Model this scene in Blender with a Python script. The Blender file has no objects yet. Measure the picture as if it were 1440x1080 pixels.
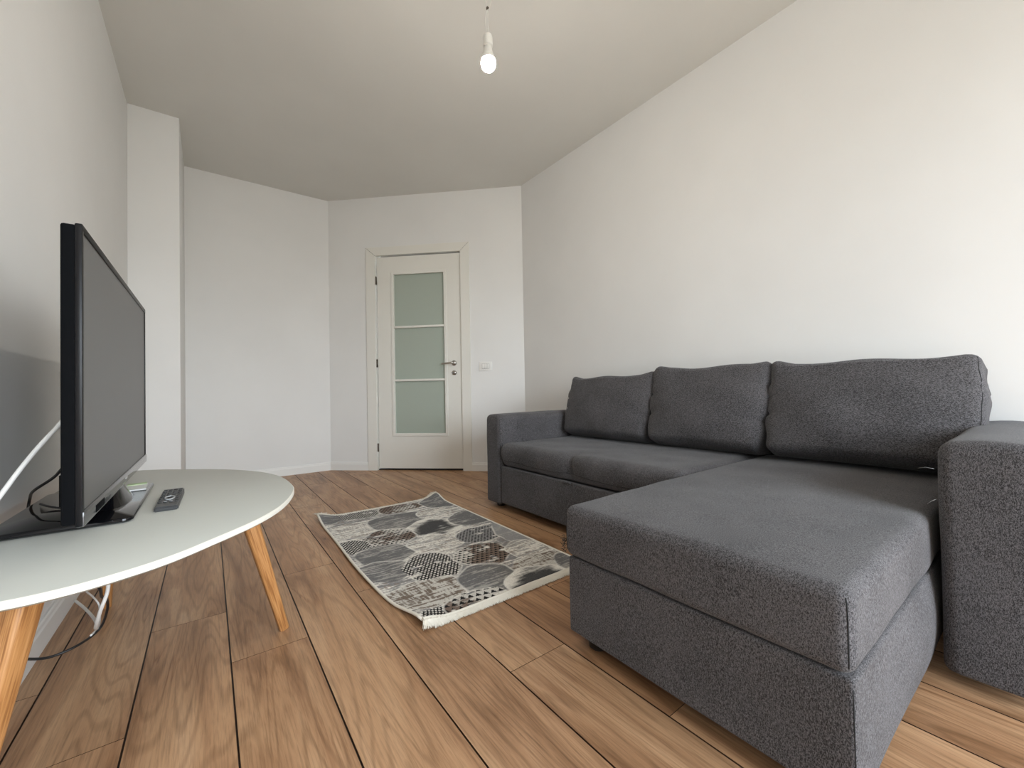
import bpy, bmesh, math, random
import numpy as np
from mathutils import Vector, Matrix, noise
random.seed(7)
C = bpy.context.scene.collection
PI = math.pi

# ------------------------------------------------------------------ helpers
def link(o, parent=None):
    C.objects.link(o)
    if parent is not None:
        o.parent = parent
    return o

def mesh_obj(name, verts, faces, mat, parent=None, smooth=False):
    me = bpy.data.meshes.new(name)
    me.from_pydata([tuple(v) for v in verts], [], faces)
    me.validate(); me.update()
    if mat: me.materials.append(mat)
    if smooth:
        me.polygons.foreach_set('use_smooth', [True] * len(me.polygons))
    return link(bpy.data.objects.new(name, me), parent)

def bm_obj(name, bm, mat, parent=None, smooth=False, angle=None):
    me = bpy.data.meshes.new(name)
    bmesh.ops.recalc_face_normals(bm, faces=bm.faces[:])
    bm.to_mesh(me); bm.free()
    if mat: me.materials.append(mat)
    if smooth or angle:
        me.polygons.foreach_set('use_smooth', [True] * len(me.polygons))
        if angle: me.set_sharp_from_angle(angle=math.radians(angle))
    return link(bpy.data.objects.new(name, me), parent)

def tag(o, label=None, cat=None, group=None, kind=None):
    if label: o['label'] = label
    if cat: o['category'] = cat
    if group: o['group'] = group
    if kind: o['kind'] = kind
    return o

def empty(name, loc=(0, 0, 0), rz=0, parent=None):
    o = bpy.data.objects.new(name, None)
    o.location = loc; o.rotation_euler = (0, 0, rz); o.empty_display_size = .1
    return link(o, parent)

def add_box(bm, x0, x1, y0, y1, z0, z1, bev=0, seg=2, mat=None):
    r = bmesh.ops.create_cube(bm, size=1)
    vs = r['verts']
    for v in vs:
        v.co = Vector(((x0 + x1) / 2 + v.co.x * (x1 - x0), (y0 + y1) / 2 + v.co.y * (y1 - y0), (z0 + z1) / 2 + v.co.z * (z1 - z0)))
    if mat is not None:
        bmesh.ops.transform(bm, matrix=mat, verts=vs)
    if bev > 0:
        es = list({e for v in vs for e in v.link_edges})
        bmesh.ops.bevel(bm, geom=es, offset=bev, segments=seg, profile=.5, affect='EDGES')

def box(name, dims, mat, parent=None, bev=0, seg=2):
    bm = bmesh.new(); add_box(bm, *dims, bev=bev, seg=seg)
    return bm_obj(name, bm, mat, parent, angle=35 if bev else None)

def catmull(pts, n=8, closed=False):
    P = [Vector(p) for p in pts]; out = []
    m = len(P)
    rng = range(m if closed else m - 1)
    for i in rng:
        if closed:
            a, b, c, d = P[(i - 1) % m], P[i], P[(i + 1) % m], P[(i + 2) % m]
        else:
            a, b, c, d = P[max(i - 1, 0)], P[i], P[i + 1], P[min(i + 2, m - 1)]
        for k in range(n):
            t = k / n
            out.append(.5 * ((2 * b) + (c - a) * t + (2 * a - 5 * b + 4 * c - d) * t * t + (3 * b - a - 3 * c + d) * t ** 3))
    if not closed: out.append(P[-1])
    return out

def add_tube(bm, pts, r, sides=8, radii=None, cap=True):
    rings = []
    up = Vector((0, 0, 1))
    prev = None
    for i, p in enumerate(pts):
        p = Vector(p)
        t = (Vector(pts[min(i + 1, len(pts) - 1)]) - Vector(pts[max(i - 1, 0)])).normalized()
        if prev is None:
            a = t.cross(up)
            if a.length < 1e-3: a = t.cross(Vector((1, 0, 0)))
            a.normalize()
        else:
            a = (prev - t * prev.dot(t)).normalized()
        prev = a
        b = t.cross(a)
        rr = radii[i] if radii else r
        rings.append([bm.verts.new(p + (a * math.cos(2 * PI * k / sides) + b * math.sin(2 * PI * k / sides)) * rr) for k in range(sides)])
    for i in range(len(rings) - 1):
        for k in range(sides):
            bm.faces.new((rings[i][k], rings[i][(k + 1) % sides], rings[i + 1][(k + 1) % sides], rings[i + 1][k]))
    if cap:
        bm.faces.new(rings[0][::-1]); bm.faces.new(rings[-1])

def tube(name, pts, r, mat, parent=None, sides=8, radii=None):
    bm = bmesh.new(); add_tube(bm, pts, r, sides, radii)
    return bm_obj(name, bm, mat, parent, smooth=True)

def lathe(name, prof, mat, parent=None, seg=32, M=None):
    bm = bmesh.new(); rings = []
    for r, z in prof:
        rings.append([bm.verts.new((r * math.cos(2 * PI * k / seg), r * math.sin(2 * PI * k / seg), z)) for k in range(seg)])
    for i in range(len(rings) - 1):
        for k in range(seg):
            bm.faces.new((rings[i][k], rings[i][(k + 1) % seg], rings[i + 1][(k + 1) % seg], rings[i + 1][k]))
    bm.faces.new(rings[0][::-1]); bm.faces.new(rings[-1])
    if M is not None: bmesh.ops.transform(bm, matrix=M, verts=bm.verts[:])
    return bm_obj(name, bm, mat, parent, angle=40)

def softbox(name, w, d, h, r, mat, parent=None, step=.025, fn=None, M=None):
    """rounded box centred in x,y and standing on z=0; fn(p, n) deforms"""
    def axis(L):
        n = max(2, int(round((L - 2 * r) / step)))
        inner = [-(L / 2 - r) + (L - 2 * r) * i / n for i in range(n + 1)]
        q = [r * math.tan(a) for a in (PI / 4, PI / 6, PI / 12)]
        q = [r, r * .72, r * .46, r * .22]
        return [-(L / 2 - r) - k for k in q] + inner + [(L / 2 - r) + k for k in reversed(q)]
    ax = (axis(w), axis(d), axis(h)); half = (w / 2, d / 2, h / 2)
    idx = {}; verts = []; faces = []
    def vert(i, j, k):
        key = (i, j, k)
        if key in idx: return idx[key]
        p = Vector((ax[0][i], ax[1][j], ax[2][k]))
        c = Vector([max(-(half[m] - r), min(half[m] - r, p[m])) for m in range(3)])
        n = (p - c)
        if n.length > 1e-9: n = n.normalized()
        q = c + n * r
        q.z += h / 2
        if fn: q = fn(q, n)
        if M is not None: q = M @ q
        idx[key] = len(verts); verts.append(q); return idx[key]
    I, J, K = len(ax[0]) - 1, len(ax[1]) - 1, len(ax[2]) - 1
    for i in range(I):
        for j in range(J):
            faces.append((vert(i, j, 0), vert(i, j + 1, 0), vert(i + 1, j + 1, 0), vert(i + 1, j, 0)))
            faces.append((vert(i, j, K), vert(i + 1, j, K), vert(i + 1, j + 1, K), vert(i, j + 1, K)))
    for i in range(I):
        for k in range(K):
            faces.append((vert(i, 0, k), vert(i + 1, 0, k), vert(i + 1, 0, k + 1), vert(i, 0, k + 1)))
            faces.append((vert(i, J, k), vert(i, J, k + 1), vert(i + 1, J, k + 1), vert(i + 1, J, k)))
    for j in range(J):
        for k in range(K):
            faces.append((vert(0, j, k), vert(0, j, k + 1), vert(0, j + 1, k + 1), vert(0, j + 1, k)))
            faces.append((vert(I, j, k), vert(I, j + 1, k), vert(I, j + 1, k + 1), vert(I, j, k + 1)))
    return mesh_obj(name, verts, faces, mat, parent, smooth=True)

# ------------------------------------------------------------------ materials
def new_mat(name):
    m = bpy.data.materials.new(name); m.use_nodes = True
    nt = m.node_tree; b = nt.nodes['Principled BSDF']
    return m, nt, b

def plain(name, col, rough=.5, metal=0, spec=.5, coat=0):
    m, nt, b = new_mat(name)
    b.inputs['Base Color'].default_value = (*col, 1); b.inputs['Roughness'].default_value = rough
    b.inputs['Metallic'].default_value = metal; b.inputs['Specular IOR Level'].default_value = spec
    b.inputs['Coat Weight'].default_value = coat
    return m

def nd(nt, t, **kw):
    n = nt.nodes.new(t)
    for k, v in kw.items():
        if k.startswith('i_'): n.inputs[k[2:].replace('_', ' ')].default_value = v
        else: setattr(n, k, v)
    return n

def ramp(nt, stops):
    n = nt.nodes.new('ShaderNodeValToRGB'); cr = n.color_ramp
    while len(cr.elements) < len(stops): cr.elements.new(.5)
    for e, (p, c) in zip(cr.elements, stops):
        e.position = p; e.color = (*c, 1) if len(c) == 3 else c
    return n

def paint(name, col, rough=.65, amp=.02, bump=.04):
    m, nt, b = new_mat(name); L = nt.links.new
    g = nd(nt, 'ShaderNodeNewGeometry')
    n = nd(nt, 'ShaderNodeTexNoise', i_Scale=2.2, i_Detail=4.0)
    L(g.outputs['Position'], n.inputs['Vector'])
    r = ramp(nt, [(.3, tuple(c * (1 - amp) for c in col)), (.7, tuple(min(1, c * (1 + amp)) for c in col))])
    L(n.outputs['Fac'], r.inputs[0]); L(r.outputs[0], b.inputs['Base Color'])
    n2 = nd(nt, 'ShaderNodeTexNoise', i_Scale=260.0, i_Detail=2.0); L(g.outputs['Position'], n2.inputs['Vector'])
    bp = nd(nt, 'ShaderNodeBump', i_Strength=bump, i_Distance=.002); L(n2.outputs['Fac'], bp.inputs['Height']); L(bp.outputs[0], b.inputs['Normal'])
    b.inputs['Roughness'].default_value = rough; b.inputs['Specular IOR Level'].default_value = .3
    return m

M_wall = paint('wall_paint', (.79, .785, .768))
M_ceil = paint('ceiling_paint', (.74, .73, .69))
M_lacq = plain('white_lacquer', (.78, .765, .71), .32)
M_trim = plain('white_trim', (.80, .79, .76), .4)
M_gap = plain('dark_gap', (.02, .018, .015), .9)
M_steel = plain('brushed_steel', (.55, .53, .5), .3, 1)
M_hinge = plain('dark_hinge', (.12, .10, .08), .45, .8)
M_black = plain('black_plastic', (.0045, .005, .006), .8, spec=.06)
M_frame = plain('satin_black', (.005, .005, .006), .35, spec=.25)
M_gloss = plain('gloss_black', (.004, .004, .005), .07, spec=.35)
M_bezel = plain('bezel_grey', (.055, .055, .057), .22, coat=.5)
M_wcab = plain('white_cable', (.78, .77, .74), .4)
M_bcab = plain('black_cable', (.012, .011, .011), .45)
M_plate = plain('switch_plastic', (.82, .81, .78), .35)
M_platedark = plain('switch_shadow_line', (.35, .34, .32), .5)
M_paperg = plain('pale_green_paper', (.50, .62, .38), .7)
M_paperw = plain('white_paper', (.75, .76, .74), .7)
M_mark = plain('grey_mark', (.6, .6, .6), .4)

# tv screen; grey base colour stands in for the bright wall's reflection
M_screen, nt, b = new_mat('matt_screen')
b.inputs['Base Color'].default_value = (.085, .085, .084, 1); b.inputs['Roughness'].default_value = .38
b.inputs['Specular IOR Level'].default_value = .9; b.inputs['IOR'].default_value = 1.6

# frosted glass of the door
M_frost, nt, b = new_mat('frosted_glass')
b.inputs['Base Color'].default_value = (.46, .52, .45, 1); b.inputs['Roughness'].default_value = .35
b.inputs['Transmission Weight'].default_value = .15
n = nd(nt, 'ShaderNodeTexNoise', i_Scale=300.0); bp = nd(nt, 'ShaderNodeBump', i_Strength=.1, i_Distance=.001)
nt.links.new(n.outputs['Fac'], bp.inputs['Height']); nt.links.new(bp.outputs[0], b.inputs['Normal'])

# clear window glass
M_glass = bpy.data.materials.new('window_glass'); M_glass.use_nodes = True
nt = M_glass.node_tree; nt.nodes.clear()
o_ = nd(nt, 'ShaderNodeOutputMaterial'); mx = nd(nt, 'ShaderNodeMixShader', i_Fac=.06)
tr = nd(nt, 'ShaderNodeBsdfTransparent'); gl = nd(nt, 'ShaderNodeBsdfGlossy', i_Roughness=.02)
nt.links.new(tr.outputs[0], mx.inputs[1]); nt.links.new(gl.outputs[0], mx.inputs[2]); nt.links.new(mx.outputs[0], o_.inputs[0])

# bulb
M_bulb, nt, b = new_mat('lit_bulb')
b.inputs['Base Color'].default_value = (.9, .9, .88, 1)
b.inputs['Emission Color'].default_value = (1, .93, .84, 1); b.inputs['Emission Strength'].default_value = 350
M_socket = plain('white_socket', (.8, .79, .75), .4)

# fabric
def fabric(name, dark, light, stretch=(1, 1, 1), fine=760.0, mid=370.0):
    m, nt, b = new_mat(name); L = nt.links.new
    tc = nd(nt, 'ShaderNodeTexCoord')
    mp = nd(nt, 'ShaderNodeMapping'); mp.inputs['Scale'].default_value = stretch
    L(tc.outputs['Object'], mp.inputs['Vector'])
    n1 = nd(nt, 'ShaderNodeTexNoise', i_Scale=fine, i_Detail=2.0, i_Roughness=.6); L(mp.outputs[0], n1.inputs['Vector'])
    n2 = nd(nt, 'ShaderNodeTexNoise', i_Scale=mid, i_Detail=2.0, i_Roughness=.6); L(mp.outputs[0], n2.inputs['Vector'])
    n3 = nd(nt, 'ShaderNodeTexNoise', i_Scale=5.0, i_Detail=2.0); L(tc.outputs['Object'], n3.inputs['Vector'])
    a = nd(nt, 'ShaderNodeMath', operation='MULTIPLY', ); a.inputs[1].default_value = .55; L(n1.outputs['Fac'], a.inputs[0])
    c = nd(nt, 'ShaderNodeMath', operation='MULTIPLY_ADD'); c.inputs[1].default_value = .35; L(n2.outputs['Fac'], c.inputs[0]); L(a.outputs[0], c.inputs[2])
    e = nd(nt, 'ShaderNodeMath', operation='MULTIPLY_ADD'); e.inputs[1].default_value = .10; L(n3.outputs['Fac'], e.inputs[0]); L(c.outputs[0], e.inputs[2])
    r = ramp(nt, [(.42, dark), (.59, light)])
    L(e.outputs[0], r.inputs[0]); L(r.outputs[0], b.inputs['Base Color'])
    bp = nd(nt, 'ShaderNodeBump', i_Strength=.25, i_Distance=.0008); L(c.outputs[0], bp.inputs['Height']); L(bp.outputs[0], b.inputs['Normal'])
    b.inputs['Roughness'].default_value = .92; b.inputs['Specular IOR Level'].default_value = .15
    b.inputs['Sheen Weight'].default_value = .10; b.inputs['Sheen Roughness'].default_value = .5
    return m
M_fab = fabric('charcoal_fabric', (.021, .0195, .020), (.150, .143, .149), (1, 1, .5))
M_fabh = fabric('charcoal_fabric_cross', (.021, .0195, .020), (.150, .143, .149), (1, .42, 1))
M_seam = plain('dark_seam', (.012, .012, .013), .9)
M_foot = plain('black_foot', (.01, .01, .01), .4)

# oak legs
def wood_leg():
    m, nt, b = new_mat('oak_leg'); L = nt.links.new
    tc = nd(nt, 'ShaderNodeTexCoord'); mp = nd(nt, 'ShaderNodeMapping'); mp.inputs['Scale'].default_value = (1, 1, .03)
    L(tc.outputs['Object'], mp.inputs['Vector'])
    n = nd(nt, 'ShaderNodeTexNoise', i_Scale=330.0, i_Detail=2.0); L(mp.outputs[0], n.inputs['Vector'])
    w = nd(nt, 'ShaderNodeTexWave', i_Scale=110.0, i_Distortion=5.0, i_Detail=2.0); L(mp.outputs[0], w.inputs['Vector'])
    mxx = nd(nt, 'ShaderNodeMix', data_type='FLOAT'); mxx.inputs[0].default_value = .12
    L(n.outputs['Fac'], mxx.inputs[2]); L(w.outputs['Fac'], mxx.inputs[3])
    r = ramp(nt, [(.32, (.29, .120, .036)), (.48, (.46, .215, .072)), (.68, (.58, .30, .115))])
    L(mxx.outputs[0], r.inputs[0]); L(r.outputs[0], b.inputs['Base Color'])
    b.inputs['Roughness'].default_value = .42
    return m
M_oak = wood_leg()

# floor laminate (uv = metres along/across each board, shifted per board)
def floor_mat():
    m, nt, b = new_mat('oak_laminate'); L = nt.links.new
    uv = nd(nt, 'ShaderNodeUVMap', uv_map='board')
    at = nd(nt, 'ShaderNodeAttribute', attribute_name='tone')
    # grain stretched along v
    mp = nd(nt, 'ShaderNodeMapping'); mp.inputs['Scale'].default_value = (1, .11, 1); L(uv.outputs[0], mp.inputs['Vector'])
    n1 = nd(nt, 'ShaderNodeTexNoise', i_Scale=7.0, i_Detail=5.0, i_Roughness=.6, i_Distortion=1.2); L(mp.outputs[0], n1.inputs['Vector'])
    mp2 = nd(nt, 'ShaderNodeMapping'); mp2.inputs['Scale'].default_value = (1, .035, 1); L(uv.outputs[0], mp2.inputs['Vector'])
    n2 = nd(nt, 'ShaderNodeTexNoise', i_Scale=240.0, i_Detail=3.0, i_Roughness=.7); L(mp2.outputs[0], n2.inputs['Vector'])
    # cathedral rings: wave over a distorted coordinate
    mp3 = nd(nt, 'ShaderNodeMapping'); mp3.inputs['Scale'].default_value = (1, .10, 1); L(uv.outputs[0], mp3.inputs['Vector'])
    n3 = nd(nt, 'ShaderNodeTexNoise', i_Scale=9.0, i_Detail=1.0, i_Roughness=.4); L(mp3.outputs[0], n3.inputs['Vector'])
    s = nd(nt, 'ShaderNodeMath', operation='MULTIPLY'); s.inputs[1].default_value = 105.0; L(n3.outputs['Fac'], s.inputs[0])
    sn = nd(nt, 'ShaderNodeMath', operation='SINE'); L(s.outputs[0], sn.inputs[0])
    base = ramp(nt, [(.28, (.235, .118, .056)), (.44, (.410, .228, .120)), (.58, (.52, .310, .170)), (.76, (.62, .400, .240))])
    L(n1.outputs['Fac'], base.inputs[0])
    rr = ramp(nt, [(.0, (.74, .72, .70)), (.35, (1, 1, 1)), (1, (1.0, 1.0, 1.0))])
    hs = nd(nt, 'ShaderNodeMath', operation='MULTIPLY_ADD'); hs.inputs[1].default_value = .5; hs.inputs[2].default_value = .5; L(sn.outputs[0], hs.inputs[0])
    L(hs.outputs[0], rr.inputs[0])
    m1 = nd(nt, 'ShaderNodeMix', data_type='RGBA', blend_type='MULTIPLY'); m1.inputs[0].default_value = .75
    L(base.outputs[0], m1.inputs[6]); L(rr.outputs[0], m1.inputs[7])
    fr = ramp(nt, [(.3, (.60, .58, .56)), (.55, (1, 1, 1)), (.8, (1.0, 1.0, 1.0))]); L(n2.outputs['Fac'], fr.inputs[0])
    m2 = nd(nt, 'ShaderNodeMix', data_type='RGBA', blend_type='MULTIPLY'); m2.inputs[0].default_value = .8
    L(m1.outputs[2], m2.inputs[6]); L(fr.outputs[0], m2.inputs[7])
    # knots
    mp4 = nd(nt, 'ShaderNodeMapping'); mp4.inputs['Scale'].default_value = (1.6, .75, 1); L(uv.outputs[0], mp4.inputs['Vector'])
    nk = nd(nt, 'ShaderNodeTexNoise', i_Scale=30.0, i_Detail=3.0); L(mp4.outputs[0], nk.inputs['Vector'])
    mk = nd(nt, 'ShaderNodeMix', data_type='RGBA', blend_type='LINEAR_LIGHT'); mk.inputs[0].default_value = .03
    L(mp4.outputs[0], mk.inputs[6]); L(nk.outputs['Color'], mk.inputs[7])
    vo = nd(nt, 'ShaderNodeTexVoronoi', i_Scale=2.6); L(mk.outputs[2], vo.inputs['Vector'])
    kr = ramp(nt, [(.0, (.12, .08, .06)), (.03, (.30, .23, .18)), (.055, (.62, .54, .48)), (.12, (.84, .78, .74)), (.24, (1, 1, 1))])
    L(vo.outputs['Distance'], kr.inputs[0])
    m3 = nd(nt, 'ShaderNodeMix', data_type='RGBA', blend_type='MULTIPLY'); m3.inputs[0].default_value = .85
    L(m2.outputs[2], m3.inputs[6]); L(kr.outputs[0], m3.inputs[7])
    # long dark mineral streaks
    mp5 = nd(nt, 'ShaderNodeMapping'); mp5.inputs['Scale'].default_value = (1, .07, 1); mp5.inputs['Location'].default_value = (13, 5, 0); L(uv.outputs[0], mp5.inputs['Vector'])
    n5 = nd(nt, 'ShaderNodeTexNoise', i_Scale=11.0, i_Detail=4.0, i_Distortion=.8); L(mp5.outputs[0], n5.inputs['Vector'])
    sr = ramp(nt, [(.485, (1, 1, 1)), (.505, (.70, .62, .56)), (.525, (1, 1, 1))]); L(n5.outputs['Fac'], sr.inputs[0])
    gate = nd(nt, 'ShaderNodeTexNoise', i_Scale=1.7); L(uv.outputs[0], gate.inputs['Vector'])
    gr = ramp(nt, [(.5, (0, 0, 0)), (.6, (1, 1, 1))]); L(gate.outputs['Fac'], gr.inputs[0])
    m5 = nd(nt, 'ShaderNodeMix', data_type='RGBA', blend_type='MULTIPLY'); L(gr.outputs[0], m5.inputs[0])
    L(m3.outputs[2], m5.inputs[6]); L(sr.outputs[0], m5.inputs[7])
    # board tone
    m4 = nd(nt, 'ShaderNodeMix', data_type='RGBA', blend_type='MULTIPLY'); m4.inputs[0].default_value = 1
    L(m5.outputs[2], m4.inputs[6]); L(at.outputs['Color'], m4.inputs[7]); L(m4.outputs[2], b.inputs['Base Color'])
    rgh = ramp(nt, [(.3, (.34,) * 3), (.7, (.46,) * 3)]); L(n2.outputs['Fac'], rgh.inputs[0]); L(rgh.outputs[0], b.inputs['Roughness'])
    bp = nd(nt, 'ShaderNodeBump', i_Strength=.12, i_Distance=.0008); L(n2.outputs['Fac'], bp.inputs['Height']); L(bp.outputs[0], b.inputs['Normal'])
    b.inputs['Specular IOR Level'].default_value = .35
    return m
M_floor = floor_mat()

# ------------------------------------------------------------------ room shell
H = 2.6
XL, XR = -.4043, 2.3028
YA, XB, YC = 3.489, -.148, 4.1976
D = Vector((.940, 4.1976)); E = Vector((2.3028, 2.8967))
YW = -2.1
ang = math.atan2(E.y - D.y, E.x - D.x); LEN = (E - D).length

def struct(o, name=None):
    o['kind'] = 'structure'; return o

# floor boards
P0, PW = -.3409, .19331
joints = {0: 2.6, 1: 1.704, 2: 1.373, 3: 1.895, 4: 1.56, 5: 2.25, 6: .536, 7: 1.15, 8: .9}
verts = []; faces = []; uvs = []; tones = []
def board(x0, x1, y0, y1, rnd):
    g = .0011
    ou, ov = rnd.uniform(0, 40), rnd.uniform(0, 40)
    t = rnd.uniform(.95, 1.05); w = rnd.uniform(-.025, .025)
    a = len(verts)
    gy = .0004
    xs = (x0 + g, x1 - g); ys = (y0 + gy, y1 - gy)
    c = .0009; cy = .0004
    top = [(xs[0] + c, ys[0] + cy, 0), (xs[1] - c, ys[0] + cy, 0), (xs[1] - c, ys[1] - cy, 0), (xs[0] + c, ys[1] - cy, 0)]
    low = [(xs[0], ys[0], -.003), (xs[1], ys[0], -.003), (xs[1], ys[1], -.003), (xs[0], ys[1], -.003)]
    verts.extend(top + low)
    fs = [(a, a + 1, a + 2, a + 3)] + [(a + 4 + i, a + 4 + (i + 1) % 4, a + (i + 1) % 4, a + i) for i in range(4)]
    for f in fs:
        faces.append(f); tones.append((t * (1 + w), t, t * (1 - w), 1) if f is fs[0] else (.10, .08, .07, 1))
        for vi in f:
            v = verts[vi]; uvs.append((v[0] - x0 + ou, v[1] + ov))
rnd = random.Random(11)
k = -1
while P0 + k * PW < 2.45:
    x0, x1 = max(P0 + k * PW, XL - .05), P0 + (k + 1) * PW
    ref = joints.get(k, .7 + (k * .47) % 1.3)
    L_ = 1.38
    y = ref - L_ * 3
    while y < 4.35:
        a, b_ = max(y, YW - .05), min(y + L_, 4.35)
        if b_ > a + .01: board(x0, x1, a, b_, rnd)
        y += L_
    k += 1
nv = len(verts)
verts += [(XL - .1, YW - .1, -.003), (2.5, YW - .1, -.003), (2.5, 4.4, -.003), (XL - .1, 4.4, -.003),
          (XL - .1, YW - .1, -.1), (2.5, YW - .1, -.1), (2.5, 4.4, -.1), (XL - .1, 4.4, -.1)]
for f in [(0, 1, 2, 3), (7, 6, 5, 4), (0, 4, 5, 1), (1, 5, 6, 2), (2, 6, 7, 3), (3, 7, 4, 0)]:
    faces.append(tuple(nv + i for i in f)); tones.append((.05, .04, .035, 1)); uvs += [(0, 0)] * 4
me = bpy.data.meshes.new('floor'); me.from_pydata(verts, [], faces)
ul = me.uv_layers.new(name='board')
ul.data.foreach_set('uv', [c for u in uvs for c in u])
at = me.attributes.new('tone', 'FLOAT_COLOR', 'FACE')
at.data.foreach_set('color', [c for t in tones for c in t])
me.materials.append(M_floor); me.update()
struct(link(bpy.data.objects.new('floor', me)))

struct(box('ceiling', (XL - .1, 2.5, YW - .1, 4.4, H, H + .1), M_ceil))
struct(box('wall_left', (XL - .1, XL, YW - .1, 4.4, 0, H), M_wall))
struct(box('wall_right', (XR, XR + .1, YW - .1, E.y, 0, H), M_wall))
struct(box('wall_column', (XL, XB, YA, YC + .1, 0, H), M_wall, bev=.002))
struct(box('wall_back', (XB, D.x, YC, YC + .1, 0, H), M_wall))
# angled wall with the door opening (local x along the wall, local y away from the room)
MW = Matrix.Translation((D.x, D.y, 0)) @ Matrix.Rotation(ang, 4, 'Z')
bm = bmesh.new()
OL, OR_, OT = .455, 1.322, 2.052
add_box(bm, -.02, OL, 0, .10, 0, H); add_box(bm, OR_, LEN + .1, 0, .10, 0, H); add_box(bm, OL, OR_, 0, .10, OT, H)
o = bm_obj('wall_angled', bm, M_wall); o.matrix_world = MW; struct(o)
# window wall behind the camera
WX0, WX1, WZ0, WZ1 = .05, 2.00, .12, 2.15
bm = bmesh.new()
add_box(bm, XL - .1, WX0, YW - .15, YW, 0, H); add_box(bm, WX1, XR + .1, YW - .15, YW, 0, H)
add_box(bm, WX0, WX1, YW - .15, YW, 0, WZ0); add_box(bm, WX0, WX1, YW - .15, YW, WZ1, H)
struct(bm_obj('wall_front', bm, M_wall))
win = empty('window_1', ((WX0 + WX1) / 2, YW - .08, WZ0)); struct(win)
bm = bmesh.new(); w2 = (WX1 - WX0) / 2; hh = WZ1 - WZ0; f = .06
add_box(bm, -w2, -w2 + f, -.03, .03, 0, hh); add_box(bm, w2 - f, w2, -.03, .03, 0, hh)
add_box(bm, -w2 + f, w2 - f, -.03, .03, 0, f); add_box(bm, -w2 + f, w2 - f, -.03, .03, hh - f, hh); add_box(bm, -.04, .04, -.03, .03, f, hh - f)
bm_obj('window_frame', bm, M_trim, win)
for s in (-1, 1):
    box('pane', ((-w2 + f, -.04)[0] if s < 0 else .04, -.04 if s < 0 else w2 - f, -.004, .004, f, hh - f), M_glass, win)

# baseboards, 8 cm with an ogee-like top
def baseboard(name, p, q):
    p, q = Vector(p), Vector(q); d = (q - p); L_ = d.length; a = math.atan2(d.y, d.x)
    prof = [(0, 0), (0, .078), (-.006, .078), (-.009, .073), (-.010, .064), (-.013, .058), (-.014, .010), (-.014, 0)]
    n = len(prof)
    vs = [(0, y, z) for y, z in prof] + [(L_, y, z) for y, z in prof]
    fs = [tuple(range(n))[::-1], tuple(range(n, 2 * n))] + [(i, (i + 1) % n, n + (i + 1) % n, n + i) for i in range(n)]
    o = mesh_obj(name, vs, fs, M_trim)
    bm = bmesh.new(); bm.from_mesh(o.data); bmesh.ops.recalc_face_normals(bm, faces=bm.faces[:]); bm.to_mesh(o.data); bm.free()
    o.matrix_world = Matrix.Translation((p.x, p.y, 0)) @ Matrix.Rotation(a, 4, 'Z'); return struct(o)
baseboard('baseboard_left', (XL, YW + .01), (XL, YA))
baseboard('baseboard_column', (XL + .014, YA), (XB + .014, YA))
baseboard('baseboard_column_side', (XB, YA), (XB, YC - .014))
baseboard('baseboard_back', (XB + .014, YC), (D.x - .006, YC))
u2 = (E - D).normalized()
baseboard('baseboard_angled', D, D + u2 * .384)
baseboard('baseboard_angled_right', D + u2 * 1.388, E - u2 * .012)
baseboard('baseboard_right', (XR, E.y - .014), (XR, YW + .01))

# door
door = empty('door_1'); door.matrix_world = MW; struct(door)
# casing with mitred corners
def casing(name, poly):
    n = len(poly); y0, y1 = -.014, .002
    vs = [(x, y0, z) for x, z in poly] + [(x, y1, z) for x, z in poly]
    fs = [tuple(range(n)), tuple(range(n, 2 * n))[::-1]] + [(i, n + i, n + (i + 1) % n, (i + 1) % n) for i in range(n)]
    bm = bmesh.new()
    bv = [bm.verts.new(v) for v in vs]
    for f_ in fs: bm.faces.new([bv[i] for i in f_])
    bmesh.ops.bevel(bm, geom=bm.edges[:], offset=.0012, segments=1, affect='EDGES')
    return bm_obj(name, bm, M_lacq, door)
g = .0013
# dark joint strips that show in the open mitres
for xa, xb in ((.384, .476), (1.388, 1.303)):
    d_ = Vector((xb - xa, 0, -.080)); n_ = Vector((.080, 0, xb - xa)).normalized() * .002
    mesh_obj('mitre_joint', [Vector((xa, y_, 2.115)) + k_ * d_ * .98 + q_ * n_ for y_ in (-.012, -.002) for k_, q_ in ((.02, -1), (.02, 1), (1, 1), (1, -1))],
             [(0, 1, 2, 3), (7, 6, 5, 4), (0, 4, 5, 1), (1, 5, 6, 2), (2, 6, 7, 3), (3, 7, 4, 0)], M_gap, door)
casing('casing', [(.384, 0), (.476, 0), (.476, 2.035 - g), (.384, 2.115 - g)])
casing('casing', [(1.303, 0), (1.388, 0), (1.388, 2.115 - g), (1.303, 2.035 - g)])
casing('casing', [(.384 + g, 2.115), (.476 + g, 2.035), (1.303 - g, 2.035), (1.388 - g, 2.115)])
bm = bmesh.new()
add_box(bm, .455, .476, .002, .10, 0, 2.052); add_box(bm, 1.303, 1.322, .002, .10, 0, 2.052); add_box(bm, .476, 1.303, .002, .10, 2.035, 2.052)
bm_obj('door_jamb', bm, M_lacq, door)
box('under_door_shade', (.476, 1.303, .02, .10, 0, .008), M_gap, door)  # added dark strip standing in for the shade under the leaf
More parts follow.
